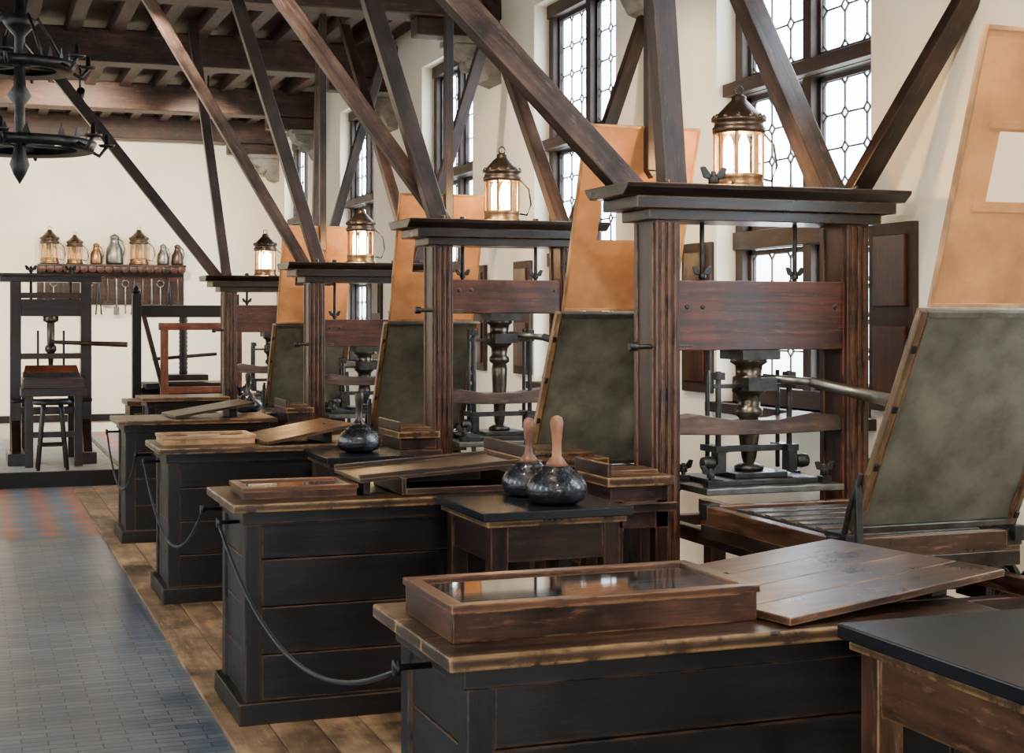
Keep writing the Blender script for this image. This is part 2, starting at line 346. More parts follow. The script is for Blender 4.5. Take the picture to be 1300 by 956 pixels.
# ------------------------------------------------------------------ printing presses
def lathe_bolt(q,p,r=.016,h=.05):
    q.cyl(p,V(p)+V((0,0,h)),r,IRON,n=8)
def wingnut(q,p,s=1):
    p=V(p); q.cyl(p,p+V((0,0,.07*s)),.012*s,IRON,n=8); q.cyl(p+V((0,0,.015*s)),p+V((0,0,.045*s)),.024*s,IRON,n=10)
    for d in (-1,1):
        q.prism([p+V((d*.012*s,-.005,.03*s)),p+V((d*.05*s,-.005,.04*s)),p+V((d*.065*s,-.005,.085*s)),p+V((d*.04*s,-.005,.09*s)),p+V((d*.012*s,-.005,.055*s))],(0,.01,0),IRON)
def press(xl,xr,y,zt,h0,h1,braces,tymp=None,wid=.12,bar=True,lowz=0.0,dep=.25,first=False):
    e=empty('printing_press'); WM=W_PRESS; zb=zt-.14; xc=(xl+xr)/2-.02; yc=y+dep/2
    q=M()
    for x0,out in ((xl,-1),(xr-wid,1)):
        q.box(x0,x0+wid,y,y+dep,lowz+.1,zb,WM)
        for k in (.02,.052,.084): q.box(x0+k,x0+k+.016,y-.012,y+.002,.45,zb-.03,WM)
        for k in (.03,.2): q.box(x0-.008,x0+.002,y+k,y+k+.02,.45,zb-.03,WM)
        q.box(x0-.02,x0+wid+.02,y-.3,y+dep+.45,lowz,lowz+.13,WM)
        q.prism([(x0+.01,y,lowz+.13),(x0+.01,y-.26,lowz+.13),(x0+.01,y-.06,lowz+.38),(x0+.01,y,lowz+.42)],(wid-.02,0,0),WM)
    q.box(xl+wid,xr-wid,y+.05,y+dep-.05,lowz+.02,lowz+.2,WM)
    q.done('cheeks',e)
    q=M()
    q.box(xl-.05,xr+.05,y-.03,y+dep+.03,zb-.02,zb+.03,W_CAP)
    q.box(xl-.13,xr+.11,y-.07,y+dep+.07,zb+.03,zb+.085,W_CAP)
    q.prism([(xl-.2,y-.07,zb+.085),(xl-.2,y-.12,zb+.12),(xl-.2,y-.13,zb+.14),(xl-.2,y+dep+.13,zb+.14),(xl-.2,y+dep+.12,zb+.12),(xl-.2,y+dep+.07,zb+.085)],(xr-xl+.36,0,0),W_CAP)
    for xx in (xl+.06,xr-.06): lathe_bolt(q,(xx,y+.02,zt),.014,.03)
    if first: wingnut(q,(xc-.23,yc-.08,zt),1.1)
    else:
        for dd in (-.25,.25): lathe_bolt(q,(xc+dd,yc,zt),.02,.03)
    q.done('cap',e,.006)
    q=M()
    q.box(xl+wid,xr-wid,y+.03,y+dep-.03,h0,h1,W_PRESSR)
    for xx in (xc-.25,xc+.25):
        q.cyl((xx,yc,h1-.02),(xx,yc,zb),.012,IRON,n=8); wingnut(q,(xx,yc,h1),.8)
    for xx in (xl+wid+.05,xl+wid+.13,xr-wid-.05): q.cyl((xx,y+.022,(h0+h1)/2+.04),(xx,y+.034,(h0+h1)/2+.04),.012,IRON,n=8)
    q.cyl((xl-.1,y+.04,h0+.02),(xl+wid+.08,y+.04,h0+.02),.012,IRON,n=8); q.cyl((xl-.12,y+.04,h0+.02),(xl-.08,y+.04,h0+.02),.022,IRON,n=8)
    q.done('head_beam',e,.006)
    q=M(); pz=.945+lowz; H=h0-pz
    q.box(xc-.10,xc+.10,y-.0,y+dep-.02,h0-.045,h0,IRON)
    q.lathe([(.0,-.03),(.085,-.035),(.09,-.06),(.065,-.075),(.062,-.12),(.078,-.13),(.08,-.2),(.066,-.21),(.055,-.225),(.053,-.27),(.066,-.28),(.066,-.31),(.045,-.325),(.052,-.36),(.05,-.40),(.034,-H+.06),(.02,-H+.02),(.012,-H)],(xc,yc,h0),SCREW,24)
    q.lathe([(.05,0),(.07,.01),(.07,.025),(.04,.04)],(xc,yc,pz-.005),IRON)
    q.box(xc-.075,xc+.075,y-.01,y+.06,h0-.19,h0-.13,IRON)
    q.done('screw',e,0)
    q=M(); zb2=h0-.13
    if bar:
        q.cyl((xc+.04,yc-.06,zb2),(xc+.3,y-.05,zb2-.03),.018,STEEL,.022,12)
        q.cyl((xc+.24,y-.03,zb2-.02),(xr+.06,y-.22,zb2-.125),.024,STEEL,.034,14)
        q.lathe([(.0,-.01),(.036,0),(.04,.02),(0,.04)],(xr+.06,y-.22,zb2-.125),W_PRESS,12,(1,-.4,-.25))
    q.done('bar',e,0)
    q=M(); hz=1.17 if h0>1.3 else 1.1
    q.prism([(xl+wid,y+.04,hz-.04),(xc-.1,y+.04,hz-.05),(xc+.1,y+.04,hz-.05),(xr-wid,y+.04,hz-.04),(xr-wid,y+.04,hz+.03),(xc+.3,y+.04,hz+.05),(xc+.12,y+.04,hz+.02),(xc-.12,y+.04,hz+.02),(xc-.3,y+.04,hz+.05),(xl+wid,y+.04,hz+.03)],(0,dep-.1,0),W_BRACE)
    q.done('till',e)
    q=M()
    for d in (-.19,.19):
        q.cyl((xc+d,yc-.05,.95),(xc+d,yc-.05,h0-.10),.014,IRON,n=10)
        q.cyl((xc+d,yc+.06,.95),(xc+d,yc+.06,h0-.10),.011,IRON,n=10)
        q.box(xc+d-.022,xc+d+.022,yc-.08,yc-.02,h0-.14,h0-.105,IRON)
        q.box(xc+d-.03,xc+d+.03,yc-.09,yc+.08,1.04,1.07,IRON)
        q.box(xc+d-.022,xc+d+.022,yc-.09,yc-.02,.945,1.04,IRON)
        q.lathe([(.0,-.035),(.03,-.03),(.036,0),(.03,.03),(0,.035)],(xc+d+.06*(1 if d>0 else -1),yc-.06,.99),IRON,12,(1,0,0))
    for dx,dy in ((-.30,-.06),(.30,-.06),(-.30,.22),(.30,.22)):
        q.cyl((xc+dx,y+dy,.895),(xc+dx,y+dy,.98),.011,IRON,n=8); wingnut(q,(xc+dx,y+dy,.925),.8)
        q.box(xc+dx-.025,xc+dx+.025,y+dy-.025,y+dy+.025,.895,.925,IRON)
    q.beam((xc-.22,yc-.05,h0-.17),(xc+.22,yc-.05,h0-.17),.022,.02,IRON)
    q.beam((xc-.19,yc-.05,1.055),(xc+.19,yc-.05,1.055),.02,.03,IRON)
    q.done('hose',e,.002)
    q=M()
    q.box(xc-.36,xc+.36,y-.14,y+dep+.12,.865+lowz,.895+lowz,STEEL)
    q.box(xc-.27,xc+.27,y-.06,y+dep+.06,.895+lowz,.92+lowz,IRON)
    q.box(xc-.14,xc+.14,y,y+dep,.92+lowz,.945+lowz,IRON)
    q.done('platen',e)
    if tymp:
        hy,tw,sc=tymp; x0=xc-tw/2-.02; x1=xc+tw/2-.02
        q=M()
        for xx in (x0+.08,x1-.12): q.box(xx,xx+.05,hy-.25,y+1.1,.62,.69,WM)
        for yy in (hy-.2,hy+.3,y+1.0): q.box(x0,x1,yy,yy+.06,.56,.62,WM)
        for xx in (x0+.04,x1-.12):
            for yy in (hy-.15,y+.95): q.box(xx,xx+.09,yy,yy+.09,0.02,.56,WM)
        q.box(x0+.04,x1-.04,hy-.12,hy-.06,.25,.31,WM)
        q.box(x0-.06,x1+.04,hy,y-.25,.70,.76,W_LID)
        for a in ((x0-.06,x0-.01,hy,y-.25),(x1-.01,x1+.04,hy,y-.25),(x0-.01,x1-.01,hy,hy+.05),(x0-.01,x1-.01,y-.30,y-.25)):
            q.box(*a,.76,.84,W_BOARD)
        q.box(x0+.05,x1-.06,hy+.12,y-.38,.76,.835,TYPE)
        for k in range(6):
            yk=hy+.14+k*(y-.40-hy-.14)/6; q.box(x0+.05,x1-.06,yk,yk+.05,.835,.842,W_LID)
        for xx in (x0-.06,x1-.02):
            for yy in (hy,y-.31): q.box(xx-.004,xx+.064,yy-.004,yy+.064,.78,.848,IRON)
        q.cyl((x0-.1,hy+.3,.58),(x1+.28,hy+.3,.58),.022,IRON)
        q.lathe([(.0,0),(.075,0),(.075,.02),(.05,.03),(.05,.12),(.075,.13),(.075,.15),(0,.15)],(x1+.08,hy+.3,.58),IRON,20,(1,0,0))
        for k in range(4): q.lathe([(.056,0),(.062,.008),(.056,.016)],(x1+.12+k*.02,hy+.3,.58),ROPE,20,(1,0,0))
        q.sweep([(x1+.28,hy+.3,.58),(x1+.30,hy+.25,.64),(x1+.30,hy+.15,.72)],.014,IRON); q.cyl((x1+.29,hy+.15,.72),(x1+.42,hy+.15,.72),.022,W_PRESS)
        q.box(x1+.03,x1+.06,hy+.2,hy+.4,.52,.72,IRON)
        q.done('carriage',e)
        q=M(); hz=.87; dy,dz=-.44*sc,.83*sc; L=math.hypot(dy,dz)
        u=V((1,0,0)); v=V((0,dy,dz)).normalized(); n=u.cross(v)
        R=Matrix((u,v,n)).transposed(); o=V((x0,hy,hz))
        def panel(q,a0,a1,b0,b1,t,mat,nn=0,o=o,R=R):
            q.obox(o+R@V(((a0+a1)/2,(b0+b1)/2,nn)),(a1-a0,b1-b0,t),mat,R)
        W=x1-x0; t=.026
        panel(q,0,t,0,L,.034,TYMPE); panel(q,W-t,W,0,L,.034,TYMPE); panel(q,t,W-t,0,t,.034,STEEL); panel(q,t,W-t,L-t,L,.034,STEEL)
        panel(q,t,W-t,t,L-t,.012,TYMP)
        panel(q,t,t+.012,t,L-t,.02,W_BOARD,.006); panel(q,W-t-.012,W-t,t,L-t,.02,W_BOARD,.006)
        for a in (.012,W-.012):
            for bb in (.05,.3,.55,.8):
                q.obox(o+R@V((a,bb*L/.95,.02)),(.02,.03,.012),IRON,R)
                q.obox(o+R@V((a,bb*L/.95,-.02)),(.02,.03,.012),IRON,R)
        for a in (-.02,W+.005):
            q.sweep([o+R@V((a,.25,-.01)),o+R@V((a-.01,.1,0)),V((o.x+a,hy+.02,.82)),V((o.x+a,hy+.06,.74))],.012,IRON)
            q.box(o.x+a-.015,o.x+a+.03,hy-.03,hy+.12,.80,.86,IRON)
        q.beam(V((x1+.03,hy-.2,.66)),o+R@V((W+.02,.35,-.02)),.03,.02,IRON)
        q.beam(V((x0-.03,hy-.12,.66)),o+R@V((-.02,.22,-.02)),.028,.02,IRON)
        q.box(x0-.05,x0-.0,hy-.2,hy-.06,.62,.68,IRON)
        q.done('tympan',e,.003)
        q=M(); o2=o+R@V((.03,L+.01,0)); dy2,dz2=-.31*sc,.93*sc; L2=math.hypot(dy2,dz2)
        v2=V((0,dy2,dz2)).normalized(); R2=Matrix((u,v2,u.cross(v2))).transposed(); W2=W-.08
        P=lambda a0,a1,b0,b1,t,m,nn=0: panel(q,a0,a1,b0,b1,t,m,nn,o2,R2)
        t=.014
        P(0,t,0,L2,.012,W_LIGHT);P(W2-t,W2,0,L2,.012,W_LIGHT);P(t,W2-t,0,t,.012,W_LIGHT);P(t,W2-t,L2-t,L2,.012,W_LIGHT)
        ha,hb,ga,gb=.14*W/.7,W2-.12,.39*L2,.64*L2
        P(t,ha,t,L2-t,.003,PAPER_O);P(hb,W2-t,t,L2-t,.003,PAPER_O);P(ha,hb,t,ga,.003,PAPER_O);P(ha,hb,gb,L2-t,.003,PAPER_O)
        for b2 in (ga-.035,gb+.01): P(ha-.05,hb+.05,b2,b2+.025,.002,PAPER_O,.004)
        q.done('frisket',e,0)
        q=M(); top=o2+R2@V((W2*.55,L2*.82,.03)); q.box(top.x-.028,top.x+.028,top.y-.07,top.y-.015,top.z-.05,4.58,W_BRACED)
        q.prism([(top.x-.028,top.y-.07,top.z-.05),(top.x+.028,top.y-.07,top.z-.05),(top.x,top.y-.07,top.z-.09)],(0,.055,0),W_BRACED)
        q.done('frisket_strut',e)
    for k,(p0,p1,wd,m) in enumerate(braces):
        q=M(); q.beam(p0,p1,wd,wd*.85,m,(0,1,0)); q.done('brace_%d'%(k+1),e,.005)
    return e
B,D=W_BRACE,W_BRACED
press(2.96,4.09,6.2,2.28,1.52,1.845,[((2.95,6.4,2.24),(.52,6.4,4.6),.12,B),((3.1,6.32,2.24),(2.93,6.32,4.6),.115,D),((4.0,6.38,2.24),(3.98,8.1,4.6),.13,B),((4.05,6.3,2.24),(4.38,5.78,3.2),.10,D)],(4.85,.74,1.0),first=True)
press(2.76,3.75,9.0,2.29,1.70,1.915,[((2.91,9.2,2.25),(1.1,9.2,4.6),.10,B),((2.82,9.08,2.25),(2.06,9.08,4.6),.11,D),((3.68,9.12,2.25),(3.69,11.2,4.6),.09,B),((3.74,9.1,2.25),(4.38,9.35,3.75),.09,D)],(7.62,.72,1.0))
press(2.60,3.60,11.9,2.12,1.44,1.66,[((2.6,12.1,2.1),(1.1,12.1,4.6),.09,B),((2.7,12,2.1),(1.9,12,4.6),.10,D),((3.5,12,2.1),(3.5,14.5,4.6),.09,B),((3.52,12,2.1),(4.2,12,4.28),.09,D)],(10.45,.7,.93))
press(2.38,3.4,14.8,2.09,1.53,1.80,[((2.36,15,2.05),(.33,15,4.6),.10,D),((2.42,14.9,2.05),(2.07,14.9,4.6),.09,D),((3.3,14.9,2.05),(3.36,14.9,4.6),.08,B),((3.35,14.95,2.05),(4.1,14.95,4.6),.09,D)],(13.35,.7,.9))

def small_press(xl,xr,y,z0,zt):
    e=empty('wooden_printing_press'); q=M(); xc=(xl+xr)/2; w=.11
    for x0 in (xl,xr-w):
        q.box(x0,x0+w,y,y+.18,z0+.1,zt-.08,W_PRESS); q.box(x0-.03,x0+w+.03,y-.3,y+.5,z0,z0+.12,W_PRESS)
        q.prism([(x0+.01,y,z0+.12),(x0+.01,y-.26,z0+.12),(x0+.01,y,z0+.45)],(w-.02,0,0),W_PRESS)
    q.box(xl-.1,xr+.1,y-.05,y+.23,zt-.09,zt-.03,W_CAP); q.box(xl-.13,xr+.13,y-.08,y+.26,zt-.03,zt,W_CAP)
    xi,xj=xl+w,xr-w
    q.box(xi,xj,y+.01,y+.17,zt-.45,zt-.27,W_PRESS); q.box(xi,xj,y+.03,y+.15,zt-.26,zt-.2,W_PRESSR); q.box(xi,xj,y+.02,y+.16,z0+.5,z0+.58,W_PRESS)
    q.box(xi,xj,y+.03,y+.15,zt-.9,zt-.84,W_PRESSR)
    for k in (-.2,.2): q.cyl((xc+k,y+.09,zt-.3),(xc+k,y+.09,zt+.08),.015,IRON,n=8); wingnut(q,(xc+k,y+.09,zt),1)
    q.done('frame',e)
    q=M(); q.lathe([(0,0),(.08,0),(.08,-.05),(.04,-.07),(.04,-.3),(.06,-.32),(.06,-.36),(.03,-.4),(.02,-.6),(0,-.6)],(xc,y+.09,zt-.45),SCREW,16)
    q.cyl((xc,y+.05,zt-.72),(xr+.35,y-.2,zt-.75),.02,W_BOARD,.03,10)
    for d in (-.13,.13): q.cyl((xc+d,y+.07,zt-1.04),(xc+d,y+.07,zt-.6),.012,IRON,n=8)
    q.box(xc-.28,xc+.28,y-.1,y+.3,zt-1.1,zt-1.04,IRON); q.done('screw',e)
    q=M(); q.box(xc-.32,xc+.32,y-.6,y+.6,z0+.72,z0+.8,W_PRESS); q.box(xc-.3,xc+.3,y-.55,y-.1,z0+.8,z0+.9,W_PRESSR)
    for a in (-.28,.2):
        for b in (-.55,.5): q.box(xc+a,xc+a+.08,y+b,y+b+.08,z0,z0+.72,W_PRESS)
    q.box(xc-.2,xc+.2,y-.54,y-.5,z0+.3,z0+.36,W_PRESS)
    q.prism([(xc-.29,y-.1,z0+.9),(xc+.29,y-.1,z0+.9),(xc+.26,y+.02,z0+1.02),(xc-.26,y+.02,z0+1.02)],(0,.03,0),W_RED)
    q.cyl((xc-.4,y-.2,z0+.66),(xc+.4,y-.2,z0+.66),.02,IRON)
    q.done('carriage',e)
small_press(.42,1.24,16.45,.155,2.14)

def stool(x,y,z0,h,r):
    q=M(); q.lathe([(0,0),(r,0),(r+.01,.02),(r,.045),(0,.05)],(x,y,z0+h-.05),W_DESK,28)
    for k in range(4):
        a=math.pi/4+k*math.pi/2; q.cyl((x+math.cos(a)*r*.65,y+math.sin(a)*r*.65,z0+h-.04),(x+math.cos(a)*r*1.1,y+math.sin(a)*r*1.1,z0),.022,W_DESK,.018,10)
    P=[(x+math.cos(math.pi/4+k*math.pi/2)*r*.97,y+math.sin(math.pi/4+k*math.pi/2)*r*.97,z0+.25) for k in range(4)]
    for k in range(4): q.cyl(P[k],P[(k+1)%4],.013,W_DESK,n=8)
    q.done('stool')
stool(.80,15.68,.155,.70,.18)

# ------------------------------------------------------------------ desks
def desk(x0,x1,y0,y1,h):
    q=M(); b=.06
    n=4; zz=[.1+(h-.14)*k/n for k in range(n+1)]
    for k in range(n):
        q.box(x0+b+.05,x1-b,y0+b+.012,y0+b+.04,zz[k],zz[k+1]-.003,W_DESK)
        q.box(x0+b+.012,x0+b+.04,y0+b+.05,y1-b,zz[k],zz[k+1]-.003,W_DESK)
        q.box(x1-b-.04,x1-b-.012,y0+b+.03,y1-b,zz[k],zz[k+1]-.003,W_DESK)
        q.box(x0+b+.03,x1-b,y1-b-.04,y1-b-.012,zz[k],zz[k+1]-.003,W_DESK)
    for xx in (x0+b,x1-b-.07):
        for yy in (y0+b,y1-b-.07): q.box(xx,xx+.07,yy,yy+.07,0.02,h-.03,W_DESK)
    q.box(x0+b-.03,x1-b+.03,y0+b-.03,y1-b+.03,0.02,.11,W_DESK)
    q.box(x0+b-.012,x1-b+.012,y0+b-.012,y1-b+.012,h-.09,h-.035,W_DESK)
    nb=3
    for k in range(nb):
        ya=y0+(y1-y0)*k/nb; yb=y0+(y1-y0)*(k+1)/nb
        q.box(x0,x1,ya,yb-.002,h-.035,h,W_TOP)
    q.done('compositor_desk',bevel=.005)
desk(1.0,2.5,3.15,3.82,.92)
desk(1.0,2.30,6.02,6.72,.92)
desk(1.03,2.25,8.75,9.45,.92)
desk(1.03,2.2,11.22,11.9,.92)
desk(1.5,2.3,14.0,14.6,.94)

def case(x0,x1,y0,y1,z,h,name='display_case',fr=W_CASE):
    e=empty(name); q=M(); t=.022
    q.box(x0,x1,y0,y0+t,z,z+h,fr); q.box(x0,x1,y1-t,y1,z,z+h,fr); q.box(x0,x0+t,y0+t,y1-t,z,z+h,fr); q.box(x1-t,x1,y0+t,y1-t,z,z+h,fr)
    q.box(x0+t,x1-t,y0+t,y1-t,z,z+h-.035,W_DESK)
    T=h+z; w=.03
    q.box(x0-.006,x1+.006,y0-.006,y0+w,T-.014,T+.004,fr); q.box(x0-.006,x1+.006,y1-w,y1+.006,T-.014,T+.004,fr); q.box(x0-.006,x0+w,y0+w,y1-w,T-.014,T+.004,fr); q.box(x1-w,x1+.006,y0+w,y1-w,T-.014,T+.004,fr)
    q.done('frame',e,.002)
    q=M(); q.box(x0+t,x1-t,y0+t,y1-t,T-.008,T-.004,CGLASS); q.done('glass',e,0)
    q=M(); ww=(x1-x0-.10); zi=z+h-.035
    for a,b in ((.05,.05+ww*.45),(.05+ww*.49,.05+ww*.74),(.05+ww*.77,.05+ww)):
        q.box(x0+a,x0+b,y0+.05,y1-.05,zi,zi+.003,PAPER_W)
        nl=9
        for k in range(nl):
            yy=y0+.07+(y1-y0-.14)*k/nl; q.box(x0+a+.02,x0+b-.02-random.random()*.04,yy,yy+.008,zi+.003,zi+.004,SLATE)
    q.done('prints',e,0)
case(1.05,1.84,3.28,3.68,.92,.085)
case(1.07,1.55,6.18,6.5,.92,.045)
case(1.08,1.62,8.95,9.3,.92,.05,fr=W_LIGHT)

def lid(cx,cy,zl,w,d,rot,dz,mat=W_BOARD,nb=4,base=.92):
    e=empty('wooden_lid'); q=M(); r=math.radians(rot); ux=V((math.cos(r),math.sin(r),0)); vy=V((-math.sin(r),math.cos(r),0))
    o=V((cx,cy,zl))
    for k in range(nb):
        a=d*k/nb; b=d*(k+1)/nb-.001
        P=[o+vy*a,o+ux*w+vy*a+V((0,0,dz)),o+ux*w+vy*b+V((0,0,dz)),o+vy*b]
        q.prism(P,(0,0,-.02),mat)
    q.done('boards',e,.0025)
    q=M(); zc=zl-.02+dz*(w-.14)/w
    q.prism([o+ux*(w-.17)+vy*.1+V((0,0,base-zl)),o+ux*(w-.11)+vy*.1+V((0,0,base-zl)),o+ux*(w-.11)+vy*(d-.2)+V((0,0,base-zl)),o+ux*(w-.17)+vy*(d-.2)+V((0,0,base-zl))],(0,0,zc-base-.004),W_DESK)
    q.done('batten',e)
lid(1.87,3.17,.945,.77,.66,12,.05)
lid(1.66,8.75,.945,.55,.58,8,.09)
lid(1.45,11.27,.945,.6,.5,5,.09,W_LID)
def writing_box(x0,x1,y0,y1,z):
    e=empty('writing_box'); q=M()
    for a in ((x0,x1,y1-.02,y1),(x1-.02,x1,y0,y1),(x0,x0+.02,y0,y1)): q.box(*a,z,z+.075,W_LID)
    q.box(x0+.02,x1-.02,y0,y0+.018,z,z+.03,W_LID); q.box(x0,x1,y0,y1,z,z+.008,W_DESK); q.done('box',e,.003)
    q=M(); q.prism([(x0-.17,y0+.05,z+.055),(x1+.03,y0+.05,z+.098),(x1+.03,y1+.05,z+.098),(x0-.17,y1+.05,z+.055)],(0,0,.018),W_LID)
    q.beam((x0-.17,y0+.06,z+.08),(x1+.03,y0+.06,z+.123),.02,.02,W_LID); q.beam((x0-.17,y1+.04,z+.08),(x1+.03,y1+.04,z+.123),.02,.02,W_LID)
    q.box(x0-.14,x0-.11,y0+.1,y1,z,z+.055,W_LID)
    q.done('sloping_lid',e,.003)
writing_box(1.72,2.24,6.08,6.55,.921)

def rope(y0,y1,z,sag,x=.985):
    q=M(); pts=[(x-.02,y0+(y1-y0)*t,z-sag*4*t*(1-t)) for t in [k/28 for k in range(29)]]
    q.sweep(pts,.007,ROPE)
    for yy in (y0,y1):
        q.lathe([(0,0),(.02,0),(.02,.012),(.008,.02),(.008,.1),(0,.1)],(x-.03,yy,z+.006),IRON,12,(1,0,0))
    q.done('barrier_rope',bevel=0)
rope(6.15,3.45,.83,.24); rope(8.9,6.6,.83,.3); rope(11.35,9.35,.83,.3)

# ------------------------------------------------------------------ ink tables, ink balls, benches
def ink_table(x0,x1,y0,y1,h,wf=W_PRESS):
    q=M()
    q.box(x0-.02,x1+.02,y0-.02,y1+.02,h-.035,h,SLATE)
    q.box(x0,x1,y0,y1,h-.06,h-.035,W_TOP)
    for a in ((x0+.03,x1-.03,y0+.03,y0+.055),(x0+.03,x1-.03,y1-.055,y1-.03),(x0+.03,x0+.055,y0+.03,y1-.03),(x1-.055,x1-.03,y0+.03,y1-.03)): q.box(*a,h-.2,h-.06,wf)
    for xx in (x0+.02,x1-.09):
        for yy in (y0+.02,y1-.09): q.box(xx,xx+.07,yy,yy+.07,0.02,h-.06,wf)
    q.box(x0+.04,x1-.04,y0+.04,y1-.04,.22,.25,wf)
    q.box(x0+.05,x1-.05,y0+.04,y0+.07,h-.42,h-.36,wf)
    q.done('ink_table',bevel=.004)
ink_table(1.95,2.75,2.3,3.04,.95,W_BOARD)
ink_table(1.86,2.44,5.38,5.98,.93)
ink_table(1.88,2.34,8.1,8.68,.9)
ink_table(1.95,2.4,12.1,12.7,.9)
def ink_ball(x,y,z,hm=W_PRESS,s=1):
    e=empty('ink_ball'); q=M()
    q.lathe([(0,0),(.07*s,.002),(.1*s,.015*s),(.115*s,.045*s),(.112*s,.075*s),(.092*s,.105*s),(.07*s,.12*s),(.06*s,.128*s),(.055*s,.14*s),(0,.145*s)],(x,y,z),LEATHER,32)
    for k in range(14):
        an=k*2*math.pi/14; r=.073*s
        q.lathe([(0,-.004),(.006,0),(0,.006)],(x+r*math.cos(an),y+r*math.sin(an),z+.12*s),IRON,6,(math.cos(an),math.sin(an),.6))
    q.done('pad',e,0)
    q=M(); q.lathe([(.045*s,.14*s),(.03*s,.16*s),(.018*s,.175*s),(.017*s,.22*s),(.022*s,.27*s),(.025*s,.30*s),(.02*s,.318*s),(.008*s,.325*s),(0,.326*s)],(x,y,z),hm,18); q.done('handle',e,0)
ink_ball(2.21,5.55,.93,W_HAND,1.08); ink_ball(2.2,5.84,.93,W_HAND)
ink_ball(2.12,8.4,.9,s=1.08); ink_ball(2.16,12.25,.9)
def block(x0,x1,y0,y1,z1):
    q=M(); q.box(x0,x1,y0,y1,z1-.04,z1,W_TOP); q.box(x0+.02,x1-.02,y0+.02,y1-.02,z1-.22,z1-.04,W_PRESS)
    for xx in (x0+.02,x1-.08):
        for yy in (y0+.02,y1-.08): q.box(xx,xx+.06,yy,yy+.06,.02,z1-.1,W_PRESS)
    q.box(x0+.04,x1-.04,y0+.04,y1-.04,.3,.34,W_PRESS)
    q.box(x0-.01,x1+.01,y0-.01,y0+.02,z1-.15,z1-.11,W_PRESS)
    q.box(x0,x0+.02,y0,y1,z1,z1+.06,W_PRESS); q.box(x0+.05,x1-.03,y0+.1,y1-.1,z1,z1+.02,W_BOARD)
    q.done('paper_bench')
block(2.52,2.83,5.75,6.12,1.0); block(2.5,2.9,6.6,7.3,1.0); block(2.38,2.64,8.5,8.95,1.0); block(2.3,2.52,11.4,11.85,.98)

# ------------------------------------------------------------------ lanterns
LGLASS=glassmat('lantern_glass',(1,.9,.72),.06,.5,.1)
def lantern(x,y,z,s=1,lit=True,power=30,name='lantern'):
    e=empty(name); q=M(); r=.115*s
    q.lathe([(0,0),(r*1.08,0),(r*1.1,.012*s),(r,.025*s),(r*.98,.055*s),(r*1.04,.065*s),(r*.9,.075*s),(0,.075*s)],(x,y,z),BRASS,28)
    for k in range(8):
        a=k*math.pi/4+.2; q.box(x+r*.95*math.cos(a)-.006*s,x+r*.95*math.cos(a)+.006*s,y+r*.95*math.sin(a)-.006*s,y+r*.95*math.sin(a)+.006*s,z+.07*s,z+.27*s,BRASS)
    q.lathe([(r*.9,.262*s),(r*1.05,.265*s),(r*1.08,.29*s),(r*1.0,.295*s),(r*.98,.315*s),(r*1.12,.322*s),(r*1.1,.33*s),(r*.72,.372*s),(r*.45,.405*s),(r*.3,.42*s),(r*.3,.435*s),(r*.15,.447*s),(0,.45*s)],(x,y,z),BRONZE,28)
    for k in range(12):
        a=k*math.pi/6; q.lathe([(0,0),(.012*s,0),(.014*s,.012*s),(0,.03*s)],(x+r*1.0*math.cos(a),y+r*1.0*math.sin(a),z+.325*s),BRONZE,8)
    q.sweep([(x+.022*s*math.cos(t),y,z+.465*s+.022*s*math.sin(t)) for t in [k*math.pi/8 for k in range(16)]],.004*s,IRON,6,True)
    q.sweep([(x+r*1.05,y,z+.06*s),(x+r*1.5,y,z+.05*s),(x+r*1.75,y,z+.12*s),(x+r*1.6,y,z+.22*s),(x+r*1.05,y,z+.28*s)],.006*s,IRON,8)
    q.done('body',e,0)
    q=M(); q.lathe([(r*.86,.075*s),(r*.86,.262*s)],(x,y,z),LGLASS,24,cap=False)
    q.done('glass',e,0)
    if lit:
        q=M()
        for k in range(3):
            a=k*2*math.pi/3+.5; q.lathe([(0,0),(.022*s,0),(.022*s,.14*s),(.012*s,.17*s),(0,.18*s)],(x+.048*s*math.cos(a),y+.048*s*math.sin(a),z+.08*s),BULB,12)
        q.done('bulbs',e,0)
        light('lantern_light','POINT',(x,y,z+.17*s),power,(1,.66,.34),e,shadow_soft_size=.05)
lantern(3.47,6.36,2.28,1.03,power=38); lantern(3.25,9.12,2.29,1.0,power=38); lantern(3.05,12.02,2.12,1.0,power=38); lantern(2.8,14.9,2.09,.95,power=38)

